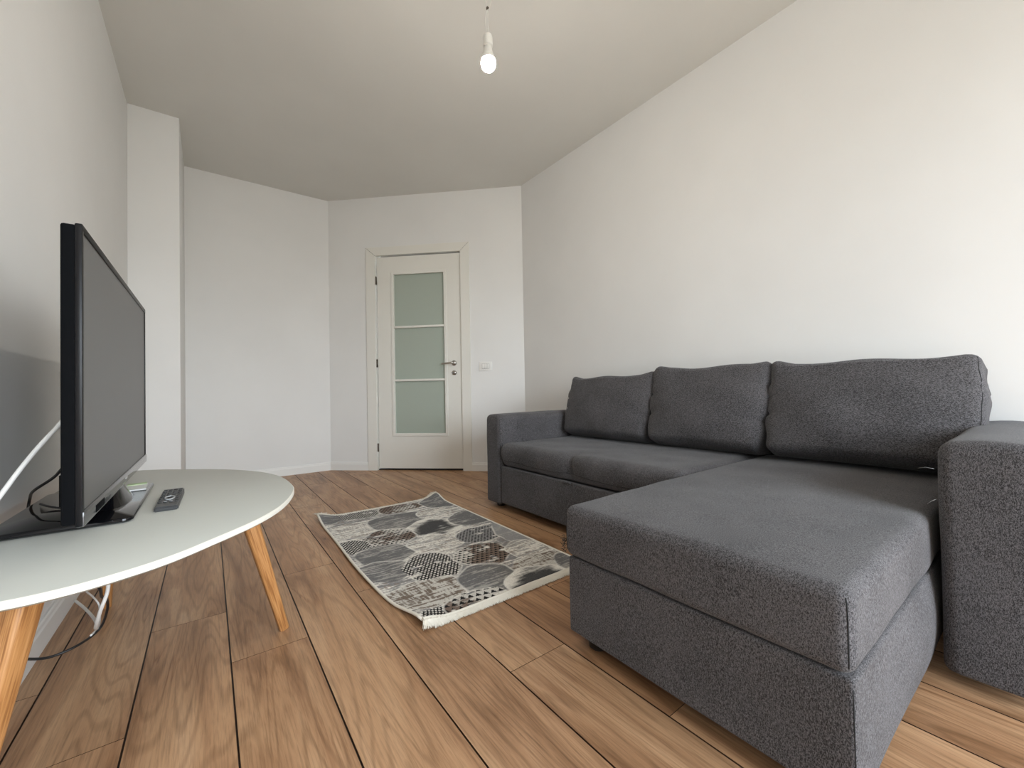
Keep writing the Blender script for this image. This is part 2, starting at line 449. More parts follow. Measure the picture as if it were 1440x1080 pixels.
# leaf with glazed opening
lx0, lx1, lz0, lz1 = .487, 1.299, .018, 2.022
gx0, gx1, gz0, gz1 = .650, 1.142, .345, 1.852
ly0, ly1 = .006, .046
bm = bmesh.new()
add_box(bm, lx0, gx0, ly0, ly1, lz0, lz1, bev=.0015, seg=1); add_box(bm, gx1, lx1, ly0, ly1, lz0, lz1, bev=.0015, seg=1)
add_box(bm, gx0 - .002, gx1 + .002, ly0, ly1, lz0, gz0, bev=0); add_box(bm, gx0 - .002, gx1 + .002, ly0, ly1, gz1, lz1, bev=0)
leaf = bm_obj('door_leaf', bm, M_lacq, door)
bm = bmesh.new(); m_ = .024
for a in ((gx0 - m_, gx0 + .003, gz0 - m_, gz1 + m_), (gx1 - .003, gx1 + m_, gz0 - m_, gz1 + m_)):
    add_box(bm, a[0], a[1], ly0 - .009, ly0 + .004, a[2], a[3], bev=.003)
for z0_ in (gz0 - m_, gz1 - .003):
    add_box(bm, gx0 - m_ + .001, gx1 + m_ - .001, ly0 - .0088, ly0 + .004, z0_, z0_ + m_ + .003, bev=.003)
bm_obj('glazing_bead', bm, M_lacq, leaf)
for zb in (1.350, .846):
    box('glazing_bar', (gx0, gx1, ly0 - .006, ly0 + .022, zb - .010, zb + .010), M_lacq, leaf, bev=.003)
for z0_, z1_ in ((gz0, .837), (.855, 1.341), (1.359, gz1)):
    box('glass_pane', (gx0, gx1, .026, .032, z0_, z1_), M_frost, leaf)
box('dark_hall_sheet', (lx0, lx1, .09, .1, 0, 2.03), M_gap, door)  # added dark sheet standing in for the dim room beyond the door
# handle
def cyl(name, p, q, r, mat, parent, sides=24):
    return tube(name, [p, q], r, mat, parent, sides)
rose = cyl('rose', (1.229, ly0 - .009, .996), (1.229, ly0 + .001, .996), .024, M_steel, leaf)
hp = catmull([(1.229, ly0 - .008, .996), (1.229, ly0 - .038, .996), (1.222, ly0 - .050, .996), (1.20, ly0 - .053, .995), (1.16, ly0 - .053, .992), (1.122, ly0 - .050, .990)], 6)
tube('door_handle', hp, .008, M_steel, leaf, 12)
esc = cyl('key_escutcheon', (1.229, ly0 - .007, .906), (1.229, ly0 + .001, .906), .022, M_steel, leaf)
bm = bmesh.new(); add_tube(bm, [(1.229, ly0 - .0085, .911), (1.229, ly0 - .0065, .911)], .005, 12)
add_box(bm, 1.2265, 1.2315, ly0 - .0085, ly0 - .0065, .895, .911)
bm_obj('keyhole', bm, M_gap, esc)
for z_ in (1.80, 1.012, .215):
    tube('hinge', [(.482, -.004, z_ - .038), (.482, -.004, z_ + .038)], .0065, M_hinge, door, 12)

# light switch on the angled wall
sw = empty('light_switch', (0, 0, 0)); sw.matrix_world = MW @ Matrix.Translation((1.527, 0, .958))
tag(sw, 'white rectangular wall switch plate beside the glazed door', 'light switch')
box('switch_plate', (-.060, .060, -.008, 0, -.040, .040), M_plate, sw, bev=.003)
box('switch_inset', (-.034, .034, -.0095, -.007, -.024, .024), M_platedark, sw, bev=.001)
for i in range(3):
    box('rocker', (-.032 + i * .0217, -.0115 + i * .0217, -.0125, -.008, -.022, .022), M_plate, sw, bev=.0015)

# ------------------------------------------------------------------ bulb
bx, by = .950, 1.400
pl = empty('pendant_bulb', (bx, by, 2.074)); tag(pl, 'bare lit bulb hanging from the ceiling on twisted white wires', 'light bulb')
prof = [(.001, 0)]
for i in range(1, 12):
    a = -PI / 2 + i / 12 * (PI / 2 + .75)
    prof.append((.031 * math.cos(a), .031 + .031 * math.sin(a)))
prof = prof[:9] + [(.0295, .044)]
lathe('bulb_globe', prof, M_bulb, pl)
lathe('bulb_collar', [(.0296, .0435), (.0300, .046), (.0255, .060), (.0205, .074), (.0170, .088), (.0150, .098), (.0150, .104), (.0135, .106)], M_socket, pl)
lathe('lamp_socket', [(.0165, .103), (.0200, .106), (.0200, .142), (.0170, .150), (.0080, .158), (.003, .160)], M_socket, pl)
zt = H - 2.074
w1 = [(-.006, 0, .155), (-.010, .002, .20), (-.0085, 0, .235), (.002, 0, .262), (.003, .003, .268), (-.006, .002, .29), (-.0045, 0, .335), (.004, 0, .39), (-.003, 0, .45), (.002, 0, zt)]
w2_ = [(.004, 0, .158), (.003, .002, .20), (.003, 0, .25), (.010, 0, .275), (.016, .003, .30), (.012, .002, .335), (.003, 0, .37), (-.004, 0, .42), (.003, 0, .47), (-.002, 0, zt)]
R0 = Matrix.Rotation(-.6, 4, 'Z')
for w_ in (w1, w2_):
    tube('lamp_wire', [R0 @ p for p in catmull(w_, 8)], .0013, M_socket, pl, 6)
box('wire_connector', (-.004, .006, -.004, .004, .262, .272), M_hinge, pl, bev=.001)

# ------------------------------------------------------------------ sofa
sofa = empty('corner_sofa', (1.86, 1.13, 0))
tag(sofa, 'charcoal grey fabric corner sofa with a chaise standing along the right wall', 'sofa')
inv = Matrix.Translation((-1.86, -1.13, 0))
def T(x, y, z): return inv @ Matrix.Translation((x, y, z))
def nz(p, s, a): return noise.noise(Vector(p) * s) * a

def arm_fn(p, n):
    p = p.copy()
    p.z += .010 * math.cos(max(-1, min(1, p.y / .09)) * PI / 2) * (1 if n.z > .3 else 0)
    e = nz((p.x * .6, p.y, p.z), 6, .004)
    q = p + n * e; q.z = max(q.z, .016)
    return q
# arms: front faces at x=1.44
ARX0, ARX1 = 1.440, 2.285
def arm(y0, y1, h):
    return softbox('armrest', ARX1 - ARX0, y1 - y0, h + .025, .030, M_fab, sofa, .03, arm_fn, T((ARX0 + ARX1) / 2, (y0 + y1) / 2, .015))
fa = arm(2.072, 2.235, .535)
na = arm(.015, .188, .545)
# seams on the arm fronts
def seam(parent, pts, r=.0011):
    from mathutils.bvhtree import BVHTree
    bv = BVHTree.FromPolygons([v.co[:] for v in parent.data.vertices], [p.vertices[:] for p in parent.data.polygons])
    P_ = []
    for p in catmull(pts, 3) if len(pts) < 12 else pts:
        P_.append(bv.find_nearest(inv @ Vector(p))[0])
    return tube('seam', P_, r, M_seam, parent, 5)
# backrest
softbox('backrest', .10, 1.884, .50, .03, M_fab, sofa, .06, None, T(2.235, 1.13, .06))
# seat body under the long seat
box('seat_base', tuple(v for v in (1.465 - 1.86, 2.19 - 1.86, .866 - 1.13, 2.068 - 1.13, .05, .262)), M_fab, sofa, bev=.006)
# pull-out drawer front
dr = softbox('drawer_front', .022, 1.196, .226, .008, M_fab, sofa, .05, None, T(1.453, 1.467, .042))
# small fabric pull tab
tabv = softbox('pull_tab', .016, .060, .012, .005, M_fab, sofa, .02, None, T(1.436, 1.486, .262))
# seat cushion with pinched crease at its front middle
def seat_fn(p, n):
    q = p.copy(); fx = p.x + .376   # 0 at front
    top = max(0, n.z)
    edge = min(1, max(0, fx) / .10)
    bulge = .014 * math.cos(p.y / .62 * PI / 2) * 0
    d = abs(p.y - .006 - .25 * max(0, fx) ** 1.2 * .25)
    fade = max(0, 1 - fx / .13)
    crease = math.exp(-(d / .012) ** 2) * .020 * fade + math.exp(-(d / .06) ** 2) * .016 * fade
    w = 1 if p.z > .035 else max(0, p.z / .035)
    q -= n * crease * w
    if n.x < -.2 and p.z > .03: q += n * (.010 * math.sin((p.z - .03) / .11 * PI))
    q += n * nz(p, 7, .004)
    return q
sc = softbox('seat_cushion', .752, 1.200, .142, .040, M_fab, sofa, .018, seat_fn, T(1.816, 1.467, .268))
# front band seam of the seat
seam(sc, [(1.4325, 2.060 - i * .03, .302 + .004 * math.sin(i * .4)) for i in range(40)], .0012)

# chaise
def chb_fn(p, n):
    q = p.copy()
    q += n * nz(p, 5, .002)
    if n.y < -.5: q.y -= .012 * math.sin(PI * min(1, max(0, p.z / .214))) * math.exp(-((p.x + .08) / .30) ** 2)
    return q
cb = softbox('chaise_base', 1.34, .652, .214, .008, M_fab, sofa, .03, chb_fn, T(.830 + .67, .534, .040))
def chc_fn(p, n):
    q = p.copy()
    if n.z > .2:
        q.z += .016 * math.cos(max(-1, min(1, p.x / .72)) * PI / 2) ** .7 * math.cos(max(-1, min(1, p.y / .335)) * PI / 2) ** .7
    if abs(n.z) < .6:
        q += n * (.002 * math.sin(max(0, min(1, p.z / .145)) * PI))
    return q + n * nz(p, 6, .003)
cc = softbox('chaise_cushion', 1.366, .658, .143, .024, M_fab, sofa, .022, chc_fn, T(.820 + .683, .535, .256))
# vertical corner seams of the chaise cushion, seam near its lower edge
def cpt(x, y, z): return (x, y, z)
seam(cc, [(.8255, .2125, .272), (.8225, .2105, .30), (.8220, .2100, .33), (.8225, .2105, .36), (.829, .217, .385)], .0013)
seam(cc, [(.8255, .8575, .272), (.8225, .8590, .30), (.8220, .8595, .33), (.8225, .8590, .36), (.829, .853, .385)], .0013)
seam(cb, [(.8335, .2115, .045), (.8330, .2110, .14), (.8335, .2115, .25)], .0010)
seam(fa, [(1.4475, 2.0785, .05), (1.4465, 2.0775, .3), (1.4485, 2.080, .55)], .0010)
if 0: seam(na, [(1.4475, .1815, .05), (1.4465, .1825, .3), (1.4485, .180, .55)], .0010)
# frayed threads at the far corner of the chaise cushion
bm = bmesh.new(); rr = random.Random(3)
for i in range(26):
    p = Vector((.824 + rr.uniform(-.006, .004), .862 + rr.uniform(-.004, .006), .266 + rr.uniform(-.004, .045)))
    d = Vector((rr.uniform(-1, -.2), rr.uniform(0, 1), rr.uniform(-1.1, .5))).normalized() * rr.uniform(.006, .015)
    k_ = Vector((rr.uniform(-1, 1), rr.uniform(-1, 1), rr.uniform(-1, 1))) * .004
    add_tube(bm, [inv @ v for v in catmull([p, p + d * .5 + k_, p + d], 3)], .0007, 4)
tag(bm_obj('loose_threads', bm, M_seam, sofa), kind='stuff')
# single stray white threads on the near arm
for pts in ([(1.436, .190, .520), (1.434, .205, .522), (1.432, .218, .518)], [(1.438, .189, .445), (1.433, .196, .440), (1.436, .204, .431)]):
    tube('loose_thread', [inv @ Vector(p) for p in pts], .00022, M_mark, sofa, 4)
# feet
for x, y in ((.885, .80), (.885, .27), (1.50, 2.03), (1.78, .12), (2.22, 2.17), (2.22, .07), (1.50, 2.15)):
    if (x, y) == (1.50, 2.03): continue
    lathe('foot', [(.022, 0), (.026, .004), (.030, .03), (.030, .045)], M_foot, sofa, 20, T(x, y, 0))

# back cushions: loose, leaning
def back_cushion(name, y0, y1, zb, lean, seed, label, h=.415, xb=1.93, slump=0, roll=0, side=1):
    root = empty(name, ((xb + .09), (y0 + y1) / 2, zb)); 
    w = y1 - y0; t = .185
    def fn(p, n):
        q = p.copy()
        fz = p.z / h; fy = p.y / (w / 2)
        # plump front face
        if n.x < -.3: q.x -= .035 * (1 - min(1, abs(fy)) ** 3) * math.sin(PI * min(1, max(0, fz)) ** .75)
        if n.x > .3: q.x += .008 * (1 - min(1, abs(fy)) ** 3)
        if n.z > .3: q.z -= slump * (1 - fy * fy) * 1.0; q.z += .004 * math.sin(fy * 5 + seed)
        # pinched top corners, narrower bottom
        q.y -= math.copysign(.012 * (1 - fz), p.y) if abs(p.y) > .1 else 0
        if abs(n.y) > .3: q.y += n.y * (.012 * math.sin(PI * fz) + .004 * math.sin(fz * 19 + seed))
        # horizontal wrinkles from the sides
        sd = max(0, abs(fy) - .55) / .45
        for zz, sg, am in ((.62, -1, .006), (.40, -1, .007), (.78, -1, .004), (.34, 1, .006), (.70, 1, .004)):
            if p.y * -sg > 0: 
                dz = fz - zz - .10 * (1 - abs(fy)) + .02 * math.sin(seed + zz * 9)
                q -= n * am * 1.7 * sd * math.exp(-(dz / .022) ** 2)
        # top corners drawn out into points
        ck = max(0, abs(fy) - .72) / .28 * max(0, fz - .72) / .28
        if side > 0 or p.y > 0: q.z += .016 * ck; q.y += math.copysign(.006 * ck, p.y)
        if side < 0 and n.y < -.3: q.y -= .012 * math.sin(PI * min(1, max(0, fz * .9)))
        if side < 0 and n.z > .3 and fy < -.5: q.z -= .008 * (-fy - .5)
        q += n * noise.noise(p * 5 + Vector((seed * 3.1, 0, 0))) * .008
        # front lower edge lifted and rounded
        if fz < .25 and n.x < .2: q.z += .014 * (1 - fz / .25) * max(0, min(1, (-p.x) / .08))
        return q
    R_ = Matrix.Rotation(lean, 4, 'Y') @ Matrix.Rotation(roll, 4, 'X')
    c = softbox('cushion_cover', t, w, h, .034, M_fabh, root, .014, fn, R_)
    for v in c.data.vertices:
        v.co.z = max(v.co.z, .001 + .02 * max(0, -v.co.x - .02) * (side < 0))
    # welt seam down one side of the front face
    path = []
    yy, hz = w / 2, h
    rr_ = .030; x_ = -t / 2 + .012
    pointy = 1
    def corner(cy, cz, a0, a1):
        return [(cy + rr_ * math.cos(a0 + (a1 - a0) * i / 6), cz + rr_ * math.sin(a0 + (a1 - a0) * i / 6)) for i in range(7)]
    loop = corner(yy - rr_, hz - rr_, 0, PI / 2) + corner(-yy + rr_, hz - rr_, PI / 2, PI) + corner(-yy + rr_, rr_, PI, 1.5 * PI) + corner(yy - rr_, rr_, 1.5 * PI, 2 * PI)
    # snap the loop onto the cover
    from mathutils.bvhtree import BVHTree
    bv = BVHTree.FromPolygons([v.co[:] for v in c.data.vertices], [p.vertices[:] for p in c.data.polygons])
    pts = []
    L2 = loop + [loop[0]]
    dense = []
    for a, b_ in zip(L2, L2[1:]):
        n_ = max(1, int(math.dist(a, b_) / .02))
        dense += [(a[0] + (b_[0] - a[0]) * i / n_, a[1] + (b_[1] - a[1]) * i / n_) for i in range(n_)]
    dense = [d for d in dense if (d[0] < -yy * .93 if side < 0 else d[0] > yy * .93) and .03 < d[1] < hz - .015]
    dense.sort(key=lambda d: d[1])
    for (a, b_) in dense:
        s = R_ @ Vector((x_ - .004, a * 1.03, h / 2 + (b_ - h / 2) * 1.04))
        hit = bv.find_nearest(s)
        pts.append(hit[0])
    tube('seam', pts, .0013, M_seam, root, 5)
    tag(root, label, 'cushion', 'back cushions leaning on the corner sofa')
    return root
lean = math.radians(17)
back_cushion('sofa_cushion', 1.392, 2.052, .412, lean, 1.3, 'grey sofa back cushion at the far end by the door-side armrest', h=.405, slump=.010)
back_cushion('sofa_cushion', .788, 1.388, .414, lean, 4.1, 'middle grey sofa back cushion between the two outer ones', h=.425, slump=.002)
back_cushion('sofa_cushion', .160, .782, .420, lean, 7.7, 'nearest grey sofa back cushion, rising above the chaise beside the near armrest', h=.415, slump=.012, side=-1)

# ------------------------------------------------------------------ rug
def rug():
    X0, X1, Y0, Y1 = .502, 1.262, 1.205, 2.585
    nx, ny = 300, 540
    rs = np.random.RandomState(5)
    def vnoise(U, V, su, sv, seed):
        r = np.random.RandomState(seed); G = r.rand(400, 400)
        a = U * su; b = V * sv
        i = np.floor(a).astype(int); j = np.floor(b).astype(int); fa_ = a - i; fb = b - j
        fa_ = fa_ * fa_ * (3 - 2 * fa_); fb = fb * fb * (3 - 2 * fb)
        i %= 399; j %= 399
        return (G[i, j] * (1 - fa_) + G[i + 1, j] * fa_) * (1 - fb) + (G[i, j + 1] * (1 - fa_) + G[i + 1, j + 1] * fa_) * fb
    xs = np.linspace(X0, X1, nx + 1); ys = np.linspace(Y0, Y1, ny + 1)
    U, V = np.meshgrid(xs, ys, indexing='xy')        # (ny+1, nx+1)
    wu = U + (vnoise(U, V, 9, 9, 1) - .5) * .03; wv = V + (vnoise(U, V, 9, 9, 2) - .5) * .03
    streak = vnoise(U, V, 14, 130, 3) * .5 + vnoise(U, V, 35, 320, 4) * .3 + vnoise(U, V, 120, 160, 5) * .2
    streak2 = vnoise(U, V, 20, 240, 6) * .6 + vnoise(U, V, 180, 40, 7) * .4
    blot = vnoise(U, V, 10, 10, 8) * .6 + vnoise(U, V, 25, 25, 9) * .4
    grey = np.array([.185, .185, .188]); lt = np.array([.66, .645, .61]); br = np.array([.25, .215, .19]); dk = np.array([.025, .025, .03]); brd = np.array([.135, .112, .10])
    def mixc(a, b, t): return a * (1 - t[..., None]) + b * t[..., None]
    def sst(x, a, b):
        t = np.clip((x - a) / (b - a), 0, 1); return t * t * (3 - 2 * t)
    # background: beige-white scratches on grey
    col = mixc(np.broadcast_to(grey * 1.35, U.shape + (3,)), np.broadcast_to(lt, U.shape + (3,)), sst(streak * .7 + blot * .3, .40, .62))
    col = mixc(col, np.broadcast_to(br, U.shape + (3,)), sst(streak2, .60, .72) * .6)
    circles = [  # u, v, ru, rv, kind
        (.70, 2.52, .13, .09, 'dots'), (.96, 2.50, .15, .10, 'brown'), (1.21, 2.45, .13, .15, 'grey'), (.54, 2.52, .08, .10, 'grey'),
        (.62, 2.25, .15, .13, 'scratch'), (.85, 2.26, .17, .14, 'plain'), (1.10, 2.25, .14, .10, 'scratch'),
        (.97, 2.02, .15, .16, 'rim'), (1.20, 2.05, .13, .13, 'grey'), (.725, 2.02, .125, .14, 'brown'), (.545, 2.00, .085, .10, 'dots'),
        (.64, 1.83, .13, .12, 'plain'), (.885, 1.80, .14, .11, 'scratch'), (1.11, 1.775, .12, .115, 'darkdots'), (1.26, 1.66, .10, .20, 'light'),
        (.57, 1.66, .12, .12, 'plain'), (.745, 1.58, .12, .15, 'dots'), (.985, 1.56, .125, .125, 'brown'), (1.18, 1.47, .11, .12, 'scratch'),
        (.62, 1.38, .16, .12, 'beige'), (.865, 1.345, .125, .125, 'plain'), (1.13, 1.31, .15, .10, 'beige'), (.60, 1.205, .09, .06, 'dots'),
        (.745, 1.195, .13, .11, 'triangles'), (1.02, 1.205, .15, .12, 'rim'), (1.24, 1.215, .09, .12, 'grey')]
    for i, (cu, cv, ru, rv, kd) in enumerate(circles):
        a = np.arctan2(wv - cv, wu - cu); hexf = 1 + .035 * np.cos(6 * a)
        d = np.sqrt(((wu - cu) / ru) ** 2 + ((wv - cv) / rv) ** 2) * hexf
        ins = 1 - sst(d, .97, 1.0)
        rim = sst(d, .90, .955) * (1 - sst(d, .985, 1.02)) * sst(vnoise(U, V, 16, 16, 40 + i), .15, .55)
        full = lambda c: np.broadcast_to(np.array(c), U.shape + (3,))
        if kd in ('grey', 'plain', 'light'):
            k_ = 1.6 if kd == 'light' else 1.0
            c = mixc(full(grey * k_), full(lt * .62), sst(streak + (blot - .5) * .5, .46, .74) * .75)
        elif kd == 'rim':
            c = mixc(full(grey * .62), full(lt), sst(d + (blot - .5) * .9 + (streak - .5) * .5, .45, .95))
        elif kd in ('dots', 'darkdots', 'brown', 'triangles'):
            s = {'dots': .0140, 'darkdots': .0160, 'brown': .0210, 'triangles': .0290}[kd]
            row = np.floor((V + U * .25) / (s * 1.15)); pv = (V + U * .25) / (s * 1.15) - row
            pu = ((U - V * .15) / s + .5 * (row % 2)) % 1
            if kd == 'dots':
                inside = (np.abs(pu - .5) + np.abs(pv - .5)) < .38
                c = np.where(inside[..., None], lt * 1.0, dk)
            elif kd == 'darkdots':
                inside = (np.abs(pu - .5) * 1.1 + np.abs(pv - .5) * .8) < .40
                c = np.where(inside[..., None], dk * 1.3, grey * 1.5)
            else:
                inside = (pv > .15) & (pv < .85) & (np.abs(pu - .5) < (.85 - pv) * .62)
                bg = mixc(full(brd * 1.5), full(lt * .8), sst(blot + (streak - .5) * .6, .36, .62))
                c = np.where(inside[..., None], dk * .8, bg)
            fade = sst(vnoise(U, V, 28, 28, 60 + i) + .12, .22, .42)
            c = mixc(mixc(full(grey), full(lt), sst(streak, .4, .6)), c, fade)
        elif kd == 'beige':
            c = mixc(full([.50, .49, .46]), full(br * .8), sst(streak2, .47, .62))
        else:
            c = mixc(full([.36, .355, .345]), full(lt), sst(streak, .34, .56))
            c = mixc(c, full(br), sst(streak2, .58, .7) * .7)
        col = mixc(col, c, ins)
        col = mixc(col, full([.66, .65, .62]), rim * .6)
    col *= (.88 + .24 * rs.rand(*U.shape))[..., None]
    # white bound edge along the long sides
    e = np.minimum(U - X0, X1 - U)
    col[e < .006] = (.66, .65, .62)
    col = np.clip(((col - .28) * 1.28 + .28) * np.array([1.08, 1.06, 1.04]), .012, .88)
    # relief: flat, with slight curl at the corners
    Z = .007 + (rs.rand(*U.shape) - .5) * .0009
    def bump(cu, cv, su, sv, a): return a * np.exp(-((U - cu) / su) ** 2 - ((V - cv) / sv) ** 2)
    Z = Z + bump(X0, Y1, .07, .10, .026) + bump(X1, Y1, .06, .08, .030) + bump(X0, Y0, .07, .12, .018) + bump(X0 - .01, 1.75, .05, .35, .006)
    U2 = U - .014 * np.exp(-((V - 1.75) / .33) ** 2) * (1 - (U - X0) / (X1 - X0)) + bump(X0, Y0, .10, .14, .030)
    V2 = V - .016 * np.sin((U - X0) / (X1 - X0) * PI) * sst(V, 2.3, 2.58)
    n1 = (nx + 1) * (ny + 1)
    P = np.stack([U2, V2, Z], -1).reshape(-1, 3)
    Q = P.copy(); Q[:, 2] -= .006
    root = empty('area_rug', ((X0 + X1) / 2, (Y0 + Y1) / 2, 0))
    off = np.array([(X0 + X1) / 2, (Y0 + Y1) / 2, 0])
    idx = np.arange(n1).reshape(ny + 1, nx + 1)
    top = np.stack([idx[:-1, :-1], idx[:-1, 1:], idx[1:, 1:], idx[1:, :-1]], -1).reshape(-1, 4)
    bot = top[:, ::-1] + n1
    def rim_faces(line):
        a = line[:-1]; b_ = line[1:]
        return np.stack([a, a + n1, b_ + n1, b_], -1)
    sides = np.concatenate([rim_faces(idx[0, ::-1]), rim_faces(idx[-1, :]), rim_faces(idx[:, 0]), rim_faces(idx[::-1, -1])])
    F = np.concatenate([top, bot, sides])
    me = bpy.data.meshes.new('rug_pile')
    me.from_pydata((np.concatenate([P, Q]) - off).tolist(), [], F.tolist())
    ca = me.color_attributes.new('weave', 'FLOAT_COLOR', 'POINT')
    cc_ = np.concatenate([col.reshape(-1, 3), np.tile([.55, .54, .5], (n1, 1))]); cc_ = np.concatenate([cc_, np.ones((2 * n1, 1))], 1)
    ca.data.foreach_set('color', cc_.astype(np.float32).ravel())
    m, nt, b = new_mat('printed_rug')
    a_ = nd(nt, 'ShaderNodeAttribute', attribute_name='weave'); nt.links.new(a_.outputs['Color'], b.inputs['Base Color'])
    b.inputs['Roughness'].default_value = .9; b.inputs['Specular IOR Level'].default_value = .2
    me.materials.append(m); me.polygons.foreach_set('use_smooth', [True] * len(me.polygons))
    link(bpy.data.objects.new('rug_pile', me), root)
    # surface lookup for binding and fringe
    P3 = P.reshape(ny + 1, nx + 1, 3)
    M_fr = plain('cream_fringe', (.78, .74, .65), .9)
    offv = Vector(off)
    for j in (0, nx):
        pts = [Vector(P3[i, j]) - offv + Vector((0, 0, -.002)) for i in range(0, ny + 1, 12)]
        tube('bound_edge', pts, .0045, M_fr, root, 8)
    for i, sg in ((0, -1), (ny, 1)):
        bm = bmesh.new(); r2 = random.Random(i)
        pts = [Vector(P3[i, j]) - offv + Vector((0, sg * .006, -.001)) for j in range(0, nx + 1, 10)]
        add_tube(bm, pts, .0075 if sg < 0 else .004, 8)
        if sg < 0: add_tube(bm, [p + Vector((0, -.010, -.001)) for p in pts], .006, 8)
        ln = .034 if sg < 0 else .032
        for j in range(0, nx, 1):
            for _ in range(3 if sg > 0 else 8):
                t = r2.random(); p = Vector(P3[i, j]) * (1 - t) + Vector(P3[i, j + 1]) * t - offv
                L_ = ln * r2.uniform(.7, 1.15)
                dx = r2.uniform(-.6, .6)
                zz = p.z
                mid = p + Vector((dx * L_ * .5, sg * L_ * .55, r2.uniform(-.001, .004)))
                end = p + Vector((dx * L_, sg * L_, 0)); end.z = max(.0015, zz - .012 + r2.uniform(-.003, .003)) if zz > .02 else r2.uniform(.0015, .005)
                if sg > 0 and zz > .02: end.z = zz + r2.uniform(-.004, .006)
                add_tube(bm, [p, mid, end], .0011, 3, radii=[.0013, .0012, .0006], cap=False)
        tag(bm_obj('fringe', bm, M_fr, root), kind='stuff')
    tag(root, 'grey and white patterned rug with cream fringe lying on the wooden floor', 'rug')
rug()

# ------------------------------------------------------------------ table
TZ = .45
table = empty('side_table', (-.10, 1.5, 0))
tag(table, 'low white pebble-shaped table on splayed oak legs carrying the television', 'table')
outl = [(-.234, 2.135), (-.160, 2.105), (-.085, 2.045), (.020, 1.955), (.101, 1.856), (.165, 1.74), (.200, 1.612), (.210, 1.49), (.203, 1.367), (.158, 1.217), (.094, 1.104), (.004, 1.005),
        (-.061, .945), (-.131, .908), (-.185, .893), (-.240, .893), (-.295, .915), (-.342, .975), (-.366, 1.08), (-.374, 1.25), (-.377, 1.5), (-.375, 1.75), (-.368, 1.93), (-.345, 2.05), (-.300, 2.12)]
ol = catmull([(x + .10, y - 1.5, 0) for x, y in outl], 6, True)
def slab(name, loop, z0, z1, mat, parent, ch=.004):
    bm = bmesh.new(); n = len(loop); cen = sum(loop, Vector()) / n
    rings = []
    for z, ins in ((z0, .006), (z0 + .004, 0), (z1 - ch * .6, 0), (z1, ch * .6)):
        ring = []
        for i, p in enumerate(loop):
            t = (loop[(i + 1) % n] - loop[i - 1]).normalized(); nn = Vector((t.y, -t.x, 0))
            if (p - cen).dot(nn) < 0: nn = -nn
            q = p - nn * ins; ring.append(bm.verts.new((q.x, q.y, z)))
        rings.append(ring)
    for a, b_ in zip(rings, rings[1:]):
        for i in range(n): bm.faces.new((a[i], a[(i + 1) % n], b_[(i + 1) % n], b_[i]))
    bm.faces.new(rings[0][::-1]); bm.faces.new(rings[-1])
    return bm_obj(name, bm, mat, parent, angle=50)
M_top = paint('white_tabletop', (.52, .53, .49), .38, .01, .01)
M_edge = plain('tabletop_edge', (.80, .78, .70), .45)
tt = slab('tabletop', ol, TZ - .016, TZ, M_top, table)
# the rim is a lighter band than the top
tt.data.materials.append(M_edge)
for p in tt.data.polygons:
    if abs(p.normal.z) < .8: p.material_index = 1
def leg(top, foot, w0, w1):
    off = Vector((-.10, 1.5, 0)); a = Vector(top) - off; b_ = Vector(foot) - off
    d = (a - b_); L_ = d.length
    q = d.to_track_quat('Z', 'Y')
    bm = bmesh.new()
    rings = []
    prof = [(0, w1 * .42), (.003, w1 * .5), (L_, w0 * .5)]
    n = 28
    for z, r in prof:
        ring = []
        for k in range(n):
            t = 2 * PI * k / n; c, s = math.cos(t), math.sin(t)
            e = 2 / 3.6
            ring.append(bm.verts.new((r * math.copysign(abs(c) ** e, c), r * math.copysign(abs(s) ** e, s), z)))
        rings.append(ring)
    for x, y in zip(rings, rings[1:]):
        for k in range(n): bm.faces.new((x[k], x[(k + 1) % n], y[(k + 1) % n], y[k]))
    bm.faces.new(rings[0][::-1]); bm.faces.new(rings[-1])
    o = bm_obj('leg', bm, M_oak, table, angle=50)
    o.rotation_mode = 'QUATERNION'; o.rotation_quaternion = q; o.location = b_
    return o
leg((.078, 1.450, TZ - .017), (.186, 1.466, .001), .046, .027)
leg((-.250, 1.070, TZ - .017), (-.314, .968, .001), .050, .028)
leg((-.262, 1.900, TZ - .017), (-.290, 2.010, .001), .040, .026)

# ------------------------------------------------------------------ television
tvx, ty0, ty1, tz0, tz1 = -.178, 1.030, 1.933, .507, 1.043
tv = empty('television', (-.22, 1.49, TZ)); tag(tv, 'black flat screen television standing on the white table', 'television')
ov = Vector((-.22, 1.49, TZ))
def tb(name, x0, x1, y0, y1, z0, z1, mat, parent=tv, bev=0, seg=2):
    return box(name, (x0 - ov.x, x1 - ov.x, y0 - ov.y, y1 - ov.y, z0 - ov.z, z1 - ov.z), mat, parent, bev, seg)
tb('rear_cabinet', tvx - .028, tvx - .008, ty0 + .002, ty1 - .002, tz0 + .004, tz1 - .002, M_black, bev=.004)
# front frame: four bezel bars, the lower one deeper and glossy grey
bm = bmesh.new()
def lb(x0, x1, y0, y1, z0, z1, bev=0): add_box(bm, x0 - ov.x, x1 - ov.x, y0 - ov.y, y1 - ov.y, z0 - ov.z, z1 - ov.z, bev=bev, seg=2)
bw = .013
lb(tvx - .010, tvx, ty0, ty0 + bw, tz0, tz1, .0025); lb(tvx - .010, tvx, ty1 - bw, ty1, tz0 + .002, tz1, .0025)
lb(tvx - .010, tvx + .0004, ty0 + .001, ty1 - .001, tz1 - bw, tz1 + .0005, .0025)
bm_obj('bezel', bm, M_frame, tv, angle=40)
lbz = tb('lower_bezel', tvx - .010, tvx + .002, ty0 + .001, ty1 - .001, tz0 - .001, tz0 + .026, M_bezel, bev=.003)
tb('screen', tvx - .006, tvx - .0025, ty0 + bw - .001, ty1 - bw + .001, tz0 + .025, tz1 - bw + .001, M_screen)
